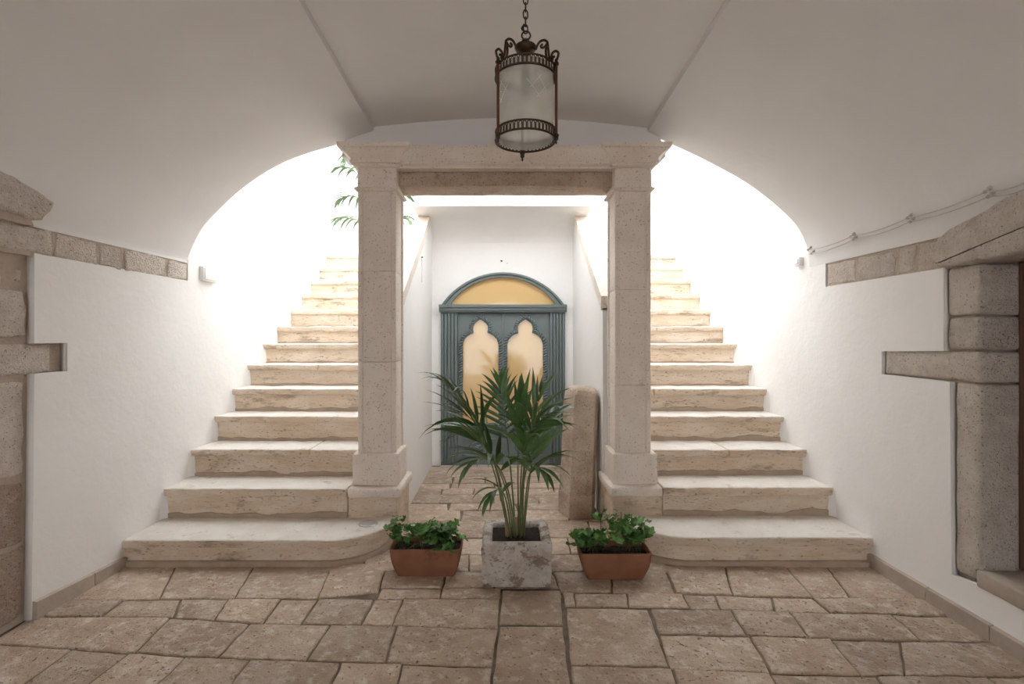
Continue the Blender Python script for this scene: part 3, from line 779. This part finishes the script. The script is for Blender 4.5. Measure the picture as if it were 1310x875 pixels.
for k in range(3):
    a = PI/2 + 2*PI*k/3 + 0.06
    u = Vector((math.cos(a), math.sin(a), 0)); Rp = RG + 0.018
    base = Vector((LX, LY, 0)) + u*Rp
    post = put('post', MB().tube([base+Vector((0,0,Zb0-0.004)), base+Vector((0,0,Zt1+0.004))], 0.0052, 10), 'copper_rod', lan, 60)
    m = MB(); mc = MB()
    for q_, zf in ((m, Zb0-0.002), (mc, Zt1-0.006)):
        q_.lathe([(0.002,-0.007),(0.009,-0.004),(0.010,0.0),(0.009,0.004),(0.002,0.007)], base+Vector((0,0,zf)), 12)
    m.lathe([(0.001,-0.034),(0.004,-0.028),(0.003,-0.022),(0.008,-0.016),(0.008,-0.010),(0.005,-0.006),(0.006,0.0)], base+Vector((0,0,Zb0)), 12)
    mc.lathe([(0.007,-0.01),(0.006,0.008),(0.003,0.014)], base+Vector((0,0,Zt1)), 10)
    m.tube([base+Vector((0,0,Zb0)), base - u*0.012 + Vector((0,0,Zb0))], 0.004, 6)
    mc.tube([base+Vector((0,0,Zt1-0.006)), base - u*0.012 + Vector((0,0,Zt1-0.006))], 0.004, 6)
    put('finial', m, 'bronze', post, 50)
    put('collar', mc, 'bronze', post, 50)
    def W(r, z): return Vector((LX, LY, 0)) + u*r + Vector((0,0,z))
    m = MB()
    sc = lambda r0, z0, rad, a0, a1, s=14: [W(r0 + rad*(1-0.45*i/s)*math.cos(a0+(a1-a0)*i/s), z0 + rad*(1-0.45*i/s)*math.sin(a0+(a1-a0)*i/s)) for i in range(s+1)]
    # big scroll by the post
    m.tube(cat([W(Rp,Zt1+0.004), W(Rp+0.006,Zt1+0.018), W(Rp+0.008,Zt1+0.032), W(Rp-0.004,Zt1+0.042), W(Rp-0.017,Zt1+0.034), W(Rp-0.014,Zt1+0.022), W(Rp-0.005,Zt1+0.024)], 4), 0.0045, 7)
    # upright lyre bars
    m.tube(cat([W(Rp-0.012,Zt1+0.012), W(Rp-0.026,Zt1+0.026), W(Rp-0.030,Zt1+0.050), W(Rp-0.034,Zt1+0.082)], 4), 0.0045, 7)
    m.tube(cat([W(Rp-0.026,Zt1+0.010), W(Rp-0.038,Zt1+0.030), W(Rp-0.040,Zt1+0.058), W(Rp-0.034,Zt1+0.082)], 4), 0.0045, 7)
    # upper scroll to the hub
    m.tube(cat([W(Rp-0.034,Zt1+0.082), W(Rp-0.046,Zt1+0.092), W(Rp-0.062,Zt1+0.092), W(Rp-0.074,Zt1+0.080), W(Rp-0.080,Zt1+0.068), W(0.034,hubz+0.020)], 4), 0.0045, 7)
    m.tube(cat([W(Rp-0.034,Zt1+0.080), W(Rp-0.042,Zt1+0.070), W(Rp-0.054,Zt1+0.066), W(Rp-0.060,Zt1+0.074), W(Rp-0.052,Zt1+0.080)], 4), 0.0042, 7)
    put('scroll_arm', m, 'bronze', lan, 60)
put('lamp_socket', MB().lathe([(0.005,2.29),(0.016,2.285),(0.018,2.245),(0.020,2.20),(0.016,2.185),(0.004,2.183)], c, 16), 'black_iron', lan, 50)
put('lamp_stem', MB().tube([(LX,LY,2.285),(LX,LY,hubz)], 0.006, 8), 'bronze', lan, 60)
put('top_cross', MB().tube([(LX-RG,LY,Zt1),(LX+RG,LY,Zt1)], 0.003, 6).tube([(LX,LY-RG,Zt1),(LX,LY+RG,Zt1)], 0.003, 6), 'bronze', lan, 60)
# cut star lines on the glass
def etched(a0, z0, a1, z1):
    pts = [(LX+(RG+0.0012)*math.cos(a0+(a1-a0)*k/6), LY+(RG+0.0012)*math.sin(a0+(a1-a0)*k/6), z0+(z1-z0)*k/6) for k in range(7)]
    put('cut_line', MB().tube(pts, 0.0006, 5), 'etch', lan, 60)
fa = -PI/2
for s0 in (-1.05, 0.42):
    etched(fa+s0-0.42, 2.195, fa+s0+0.06, 2.135); etched(fa+s0+0.42, 2.195, fa+s0-0.06, 2.135)
    etched(fa+s0-0.30, 2.165, fa+s0+0.10, 2.215); etched(fa+s0+0.32, 2.165, fa+s0-0.06, 2.218)
    m = MB().lathe([(0.0005,-0.003),(0.003,0),(0.0005,0.003)], (LX+RG*math.cos(fa+s0), LY+RG*math.sin(fa+s0), 2.175), 8)
    put('cut_star', m, 'etch', lan)
# chain: each link on its own
put('hanging_loop', MB().torus((LX+0.002,LY,hubz+0.072), 0.016, 0.0032, 'y', 20, 7), 'bronze', lan, 60)
z = hubz + 0.096; k = 0
while z < ZT - 0.03:
    mt = Matrix.Rotation(PI/2 if k % 2 else 0.25, 3, 'Z')
    m = MB(); pts = []
    for i in range(17):
        a = 2*PI*i/16
        pts.append(mt @ Vector((0.0085*math.cos(a), 0, 0.013*math.sin(a) + (0.004 if math.sin(a) > 0 else -0.004))) + Vector((LX,LY,z)))
    m.tube(pts, 0.0026, 6, False)
    put('chain_link', m, 'bronze', lan, 60)
    z += 0.027; k += 1
m = MB().tube(cat([(LX-0.004,LY,hubz+0.088),(LX-0.014,LY,hubz+0.098),(LX-0.006,LY,hubz+0.108),(LX+0.006,LY-0.004,hubz+0.104),(LX-0.008,LY+0.003,hubz+0.114)],4), 0.0036, 6)
put('wire_knot', m, 'black_iron', lan, 60)
put('ceiling_rose', MB().lathe([(0.004,-0.035),(0.02,-0.03),(0.045,-0.012),(0.05,0.004)], (LX,LY,ZT), 20), 'bronze', lan, 50)

# ------------------------------------------------------------------ palms
def leaflet(p0, d, n, L, w, droop):
    """narrow folded leaflet from p0 along d, face normal n"""
    d = d.normalized(); side = d.cross(n).normalized(); N = 7
    prof = [0.22, 0.80, 1.0, 0.92, 0.68, 0.36, 0.02]
    vs = []; p = Vector(p0); cur = d.copy()
    for i in range(N):
        s = side*w*prof[i]; up = side.cross(cur).normalized()*(w*prof[i]*0.35)
        vs += [p - s + up, p, p + s + up]
        cur = (cur + Vector((0,0,-1))*droop*(0.25+i/N)).normalized()
        p = p + cur*(L/(N-1))
    fs = []
    for i in range(N-1):
        a = i*3; fs += [(a,a+1,a+4,a+3),(a+1,a+2,a+5,a+4)]
    return MB().add(vs, fs)
def frond(root, p0, p1, p2, nl, L, w, droop, start=0.5, spread=0.9, rstem=0.006):
    p0, p1, p2 = Vector(p0), Vector(p1), Vector(p2)
    bez = lambda t: p0*(1-t)**2 + p1*2*t*(1-t) + p2*t*t
    tan = lambda t: ((p1-p0)*(1-t) + (p2-p1)*t).normalized()
    pts = [bez(k/14) for k in range(15)]
    st = put('frond', MB().tube(pts, [rstem*(1-0.75*k/14) for k in range(15)], 6), 'palm_stem', root, 60)
    for i in range(nl):
        f = i/(nl-1) if nl > 1 else 0
        t = start + (0.985-start)*f
        T = tan(t); ref = Vector((0,0,1)) if abs(T.z) < 0.88 else Vector((0,-1,0.2))
        S = T.cross(ref).normalized(); U = S.cross(T).normalized()
        sg = 1 if i % 2 else -1
        ang = spread*(1-0.75*f) + random.uniform(-.08,.08)
        d = T*math.cos(ang) + S*sg*math.sin(ang) + U*0.22
        ln = L*(0.72+0.5*math.sin(PI*min(1,0.25+0.7*f)))*random.uniform(0.88,1.1)*(1-0.25*f)
        put('leaflet', leaflet(bez(t), d, U, ln, w*random.uniform(0.85,1.15), droop*random.uniform(0.7,1.3)), 'palm_leaf', st, 80)
    return st
palm = tag(empty('potted_palm', (0.067, 2.75, 0)), 'green palm growing in a square weathered stone pot on the paving', 'potted plant')
# the square stone pot
PX0, PX1, PY0, PY1, PZ = -0.118, 0.250, 2.555, 2.915, 0.232
def potring(e, z, amp, n=9):
    x0, x1, y0, y1 = PX0+e, PX1-e, PY0+e, PY1-e
    cs = [(x0,y0),(x1,y0),(x1,y1),(x0,y1)]; out = []
    for k in range(4):
        (xa,ya),(xb,yb) = cs[k], cs[(k+1)%4]
        for i in range(n):
            x, y = xa+(xb-xa)*i/n, ya+(yb-ya)*i/n
            v = noise.noise_vector(Vector((x*11,y*11,z*11)))*amp + noise.noise_vector(Vector((x*31,y*31,z*31)))*amp*0.5
            out.append((x+v.x, y+v.y, max(0.0, z + v.z*(0.7 if z > 0.03 else 0))))
    return out
m = MB().rings([potring(e, z, a) for e, z, a in ((0.03,0.0,0.004),(0.012,0.008,0.006),(0.008,0.03,0.007),(0.008,0.06,0.007),(0.006,0.09,0.007),(0.005,0.12,0.006),(0.003,0.15,0.006),(0.002,0.18,0.006),(0.0,0.205,0.005),(0.004,0.222,0.005),(0.014,PZ,0.004),(0.034,PZ+0.001,0.004),(0.048,PZ-0.003,0.004),(0.054,PZ-0.015,0.003),(0.056,PZ-0.07,0.003))], cap1=False)
put('stone_pot', m, 'trough_stone', palm, 60)
def soilbed(x0,x1,y0,y1,z,parent,amp=0.006):
    nx, ny = 14, 12; vs = []; fs = []
    for j in range(ny+1):
        for i in range(nx+1):
            x = x0+(x1-x0)*i/nx; y = y0+(y1-y0)*j/ny
            vs.append((x,y,z+noise.noise(Vector((x*40,y*40,2)))*amp+noise.noise(Vector((x*90,y*90,2)))*amp*0.6))
    for j in range(ny):
        for i in range(nx): a = j*(nx+1)+i; fs.append((a,a+1,a+nx+2,a+nx+1))
    return put('soil', MB().add(vs,fs), 'soil', parent, 60)
soilbed(PX0+0.045,PX1-0.045,PY0+0.045,PY1-0.045,0.203,palm)
B = lambda dx, dy: Vector((0.063+dx*1.25, 2.745+dy, 0.195))
FR = [  # base, control, tip, leaflets, length, width, droop, start, spread
 (B(-.03,.0), P(626,540,2.72), P(572,496,2.62), 11, .30, .0150, .34, .54, .60),
 (B(.0,.03), P(652,560,2.84), P(638,486,3.02), 22, .19, .0110, .12, .55, 1.05),
 (B(.015,.0), P(660,560,2.72), P(667,508,2.72), 7, .23, .0170, .01, .66, .32),
 (B(.02,.01), P(668,550,2.80), P(692,505,2.90), 11, .25, .0140, .16, .55, .70),
 (B(.03,-.01), P(668,520,2.70), P(698,535,2.60), 11, .25, .0135, .26, .52, .62),
 (B(-.025,-.01), P(628,530,2.66), P(588,530,2.54), 11, .30, .0165, .14, .52, .52),
 (B(-.035,.01), P(636,535,2.80), P(590,556,2.86), 11, .28, .0145, .24, .52, .60),
 (B(.0,-.03), P(648,560,2.60), P(604,594,2.40), 11, .25, .0160, .30, .50, .80),
 (B(.035,-.02), P(672,570,2.62), P(694,604,2.44), 11, .24, .0135, .30, .52, .70),
 (B(-.02,-.03), P(648,600,2.62), P(628,636,2.52), 8, .18, .0125, .34, .55, .55),
 (B(.035,.0), P(678,590,2.76), P(688,556,2.80), 8, .23, .0150, .20, .58, .55),
 (B(-.01,-.01), P(650,590,2.66), P(606,560,2.52), 8, .24, .0170, .18, .62, .45),
 (B(.01,.02), P(668,560,2.84), P(716,530,2.96), 11, .22, .0125, .22, .56, .65),
 (B(.02,-.03), P(664,570,2.58), P(676,560,2.44), 7, .20, .0150, .30, .60, .60),
]
for b, cpt, t, nl, L, w, dr, st, sp in FR: frond(palm, b, cpt, t, nl, L, w, dr, st, sp, 0.0052)
for k, (dx, dy) in enumerate(((-.035,-.01),(.0,.0),(.03,-.005),(.012,.02))):
    b = B(dx, dy)
    put('stem_sheath', MB().tube([b, b+Vector((dx*0.1,0,0.05)), b+Vector((dx*0.25,0,0.11))], [0.013,0.011,0.008], 8), 'palm_sheath', palm, 60)

# palm at the head of the stairs
pb = Vector((-1.62, 6.75, 2.285))
palm2 = tag(empty('potted_palm', pb), 'tall slender palm standing at the head of the staircase', 'potted plant')
put('pot', MB().lathe([(0.10,0),(0.13,0.02),(0.17,0.28),(0.185,0.30),(0.185,0.33),(0.165,0.33),(0.155,0.28),(0.01,0.27)], pb, 24), 'pale_pot', palm2, 40)
q0 = pb + Vector((0,0,0.28))
for dx, dy, dz, mx in ((-.62,-.1,.30,-.25),(-.60,.05,.60,-.25),(-.62,-.15,.92,-.3),(-.55,.1,1.18,-.3),(.30,-.1,.30,.12),(.32,.1,.62,.1),(.05,-.3,1.2,.02),(.35,.2,1.15,.2)):
    frond(palm2, q0 + Vector((random.uniform(-.04,.04),random.uniform(-.04,.04),0)), q0 + Vector((mx,dy*0.3,dz*1.35)), q0 + Vector((dx,dy,dz)), 14, .34, .020, .55, .45, .9, .008)

# ------------------------------------------------------------------ terracotta planters with geraniums
def leaf_mesh(name, R, seed):
    rnd = random.Random(seed); vs = [(0,0,0)]; n = 20
    for ring, fr in ((0,0.5),(1,1.0)):
        for i in range(n):
            a = -PI*0.92 + 2*PI*0.92*i/(n-1)
            lob = 1 + 0.16*math.cos(5*a) * (1 if ring else 0.4)
            r = R*fr*lob
            vs.append((r*math.cos(a)+R*0.25, r*math.sin(a), R*0.16*fr*fr*math.cos(5*a+rnd.random()) - R*0.10*fr + (0.1*R if ring else 0)))
    fs = []
    for i in range(n-1):
        fs += [(0,1+i,2+i),(1+i,1+n+i,2+n+i,2+i)]
    me = bpy.data.meshes.new(name); me.from_pydata(vs, [], fs); me.update()
    me.materials.append(MATS['geranium_leaf'])
    for p in me.polygons: p.use_smooth = True
    return me
LEAVES = [leaf_mesh('leaf', R, i) for i, R in enumerate((0.024,0.028,0.020))]
def planter(cx, y0, label, wt, wb, h, dt, db, seed, spots):
    rnd = random.Random(seed)
    root = tag(empty('potted_geranium', (cx, y0+dt/2, 0)), label, 'potted plant', )
    cy = y0 + dt/2
    def rr(w, d, z, r=0.02):
        pts = []
        for sx, sy, a0 in ((1,-1,-PI/2),(1,1,0),(-1,1,PI/2),(-1,-1,PI)):
            for k in range(4):
                a = a0 + PI/2*k/3
                pts.append((cx+sx*(w/2-r)+r*math.cos(a), cy+sy*(d/2-r)+r*math.sin(a), z))
        return pts
    prof = []
    for k in range(6):
        f = k/5; e = math.sin(f*PI/2)
        prof.append(rr(wb+(wt-wb)*e*0.95, db+(dt-db)*e*0.95, 0.002+(h-0.02)*f))
    prof += [rr(wt,dt,h-0.018), rr(wt,dt,h), rr(wt-0.014,dt-0.014,h), rr(wt-0.02,dt-0.02,h-0.04)]
    put('planter', MB().rings(prof), 'terracotta', root, 40)
    soilbed(cx-wt/2+0.010, cx+wt/2-0.010, y0+0.010, y0+dt-0.010, h-0.030, root)
    for (bx, by, tx, ty, tz) in spots:
        b = Vector((cx+bx, cy+by, h-0.035)); t = Vector((cx+tx, cy+ty, h+tz))
        mdl = b.lerp(t,0.5) + Vector((0,0,0.03))
        pts = cat([b, mdl, t], 5)
        st = put('stem', MB().tube(pts, 0.0022, 5), 'geranium_stem', root, 60)
        Wi = world_of(root).inverted()
        for k in range(rnd.randint(6,8)):
            f = rnd.uniform(0.45,1.0); p = pts[int(f*(len(pts)-1))] + Vector((rnd.gauss(0,.024), rnd.gauss(0,.020), rnd.uniform(-.006,.026)))
            o = bpy.data.objects.new('leaf', rnd.choice(LEAVES)); C.objects.link(o); o.parent = st
            o.location = Wi @ p
            o.rotation_euler = (rnd.gauss(0.25,.45), rnd.gauss(0,.4), rnd.uniform(0,2*PI))
            s = rnd.uniform(0.75,1.25); o.scale = (s,s,s)
    return root
rg = random.Random(3)
sp = [(rg.uniform(-.15,.15), rg.uniform(-.05,.05), rg.uniform(-.165,.165), rg.uniform(-.07,.06), rg.uniform(.02,.085)) for _ in range(15)]
sp += [(-.15,0,-.215,-.02,.085),(-.15,.02,-.19,.03,.115),(-.12,0,-.21,0,.05),(.13,-.03,.19,-.05,.035),(.09,-.05,.115,-.095,-.005),(.1,-.05,.135,-.10,-.035),(0,.03,.02,.04,.10),(.1,.02,.12,.03,.085)]
planter(-0.423, 2.665, 'leafy geranium filling a terracotta trough below the step with the round light', 0.385, 0.305, 0.158, 0.19, 0.14, 11, sp)
rg = random.Random(9)
sp = [(rg.uniform(-.15,.0), rg.uniform(-.03,.05), rg.uniform(-.17,-.02), rg.uniform(-.06,.06), rg.uniform(.02,.075)) for _ in range(9)]
sp += [(rg.uniform(.0,.15), rg.uniform(-.01,.05), rg.uniform(.0,.17), rg.uniform(-.0,.08), rg.uniform(.03,.10)) for _ in range(9)]
sp += [(-.14,0,-.225,-.01,.07),(-.14,0,-.20,-.03,.02),(-.06,.03,-.055,.06,.155),(.06,.03,.06,.07,.165),(.1,.03,.12,.07,.155),(.13,.02,.19,.05,.12),(.14,.02,.21,.03,.07)]
planter(0.594, 2.638, 'sparse geranium with bare soil in a terracotta trough near the bollard', 0.380, 0.300, 0.146, 0.185, 0.14, 21, sp)

# ------------------------------------------------------------------ small fittings
def switch_box(name, x, s, y0, y1, z0, z1, label):
    root = tag(empty(name, (x, (y0+y1)/2, z0)), label, 'switch box')
    a, b = (x, x+s*0.028) if s > 0 else (x-0.028, x)
    put('housing', rbox(a, b, y0, y1, z0, z1, 0.05, 0.004, 0.0), 'white_plastic', root, 40)
    c2_, d2 = (x+0.026, x+0.034) if s > 0 else (x-0.034, x-0.026)
    put('rocker_plate', rbox(c2_, d2, y0+0.012, y1-0.012, z0+0.012, z1-0.012, 0.05, 0.003, 0.0), 'white_plastic', root, 40)
switch_box('switch_box', XL, 1, 3.53, 3.70, 1.69, 1.795, 'white plastic switch box on the white wall past the stone course end')
switch_box('switch_box', XR, -1, 3.47, 3.53, 1.79, 1.85, 'small white box on the white wall below the cable end')
up = tag(empty('step_light', (-0.832, 3.06, 0.149)), 'round steel light sunk in the bottom stair tread', 'light')
cc = (-0.832, 3.06, 0.149)
put('bezel', MB().lathe([(0.040,0.002),(0.042,0.006),(0.052,0.007),(0.057,0.004),(0.058,0.0015)], cc, 32, False), 'steel', up, 40)
put('lens', MB().lathe([(0.042,0.003),(0.001,0.004)], cc, 28), 'lens_glass', up, 40)
# cables along the vault on porcelain knobs
A = [(1038,316),(1093,299),(1166.6,274.4),(1267,240),(1330,222)]
Bc = [(1042,321),(1096,302.5),(1169.5,279),(1271,246),(1335,229)]
for pts, lb in ((A,'upper pale electric cable strung along the vault'),(Bc,'lower pale electric cable strung along the vault')):
    w3 = [on_vault(*p) for p in pts]
    inn = [p + Vector((-0.022,0,-0.018)) for p in w3]
    root = tag(empty('wall_cable', inn[0]), lb, 'cable')
    line = []
    for p, q in zip(inn, inn[1:]):
        for k in range(8):
            t = k/8; line.append(p.lerp(q,t) + Vector((0,0,-0.012*4*t*(1-t))))
    line.append(inn[-1])
    put('wire', MB().tube(line, 0.0032, 6), 'cable', root, 60)
    for p, q in zip(w3, inn):
        d = (q-p).normalized()
        kn = MB().tube([p-d*0.004, p+d*0.010, p+d*0.014, p+d*0.022, p+d*0.026, p+d*0.034], [0.010,0.010,0.006,0.006,0.009,0.007], 10)
        put('insulator', kn, 'porcelain', root, 40)
# little wall marks above the door and on the parapet
hk = tag(empty('wall_hook', P(642,335,YD)), 'tiny dark iron hook stub in the wall above the arched door', 'hook')
p = P(641,334,YD); put('stub', MB().tube([p+Vector((0,0.01,0)), p+Vector((0,-0.02,0)), p+Vector((0.012,-0.03,-0.006))], 0.006, 8), 'black_iron', hk, 50)
p = P(649,337,YD); put('nail', MB().tube([p+Vector((0,0.01,0)), p+Vector((0,-0.015,0))], 0.004, 8), 'black_iron', hk, 50)
w1 = P(539,329,YD*0.0+F*abs(PXL)/(CX-539)); w2 = w1 + Vector((0,0,-0.22)); 
hw = tag(empty('hanging_wire', w1), 'thin grey wire hanging down the white stair parapet', 'wire')
put('strand', MB().tube([w1+Vector((0.004,0,0)), w1.lerp(w2,0.5)+Vector((0.006,0.006,0)), w2+Vector((0.004,0,0))], 0.0018, 6), 'grey_plastic', hw, 60)
put('pin', MB().tube([w1, w1+Vector((0.014,0,0))], 0.005, 8), 'black_iron', hw, 60)
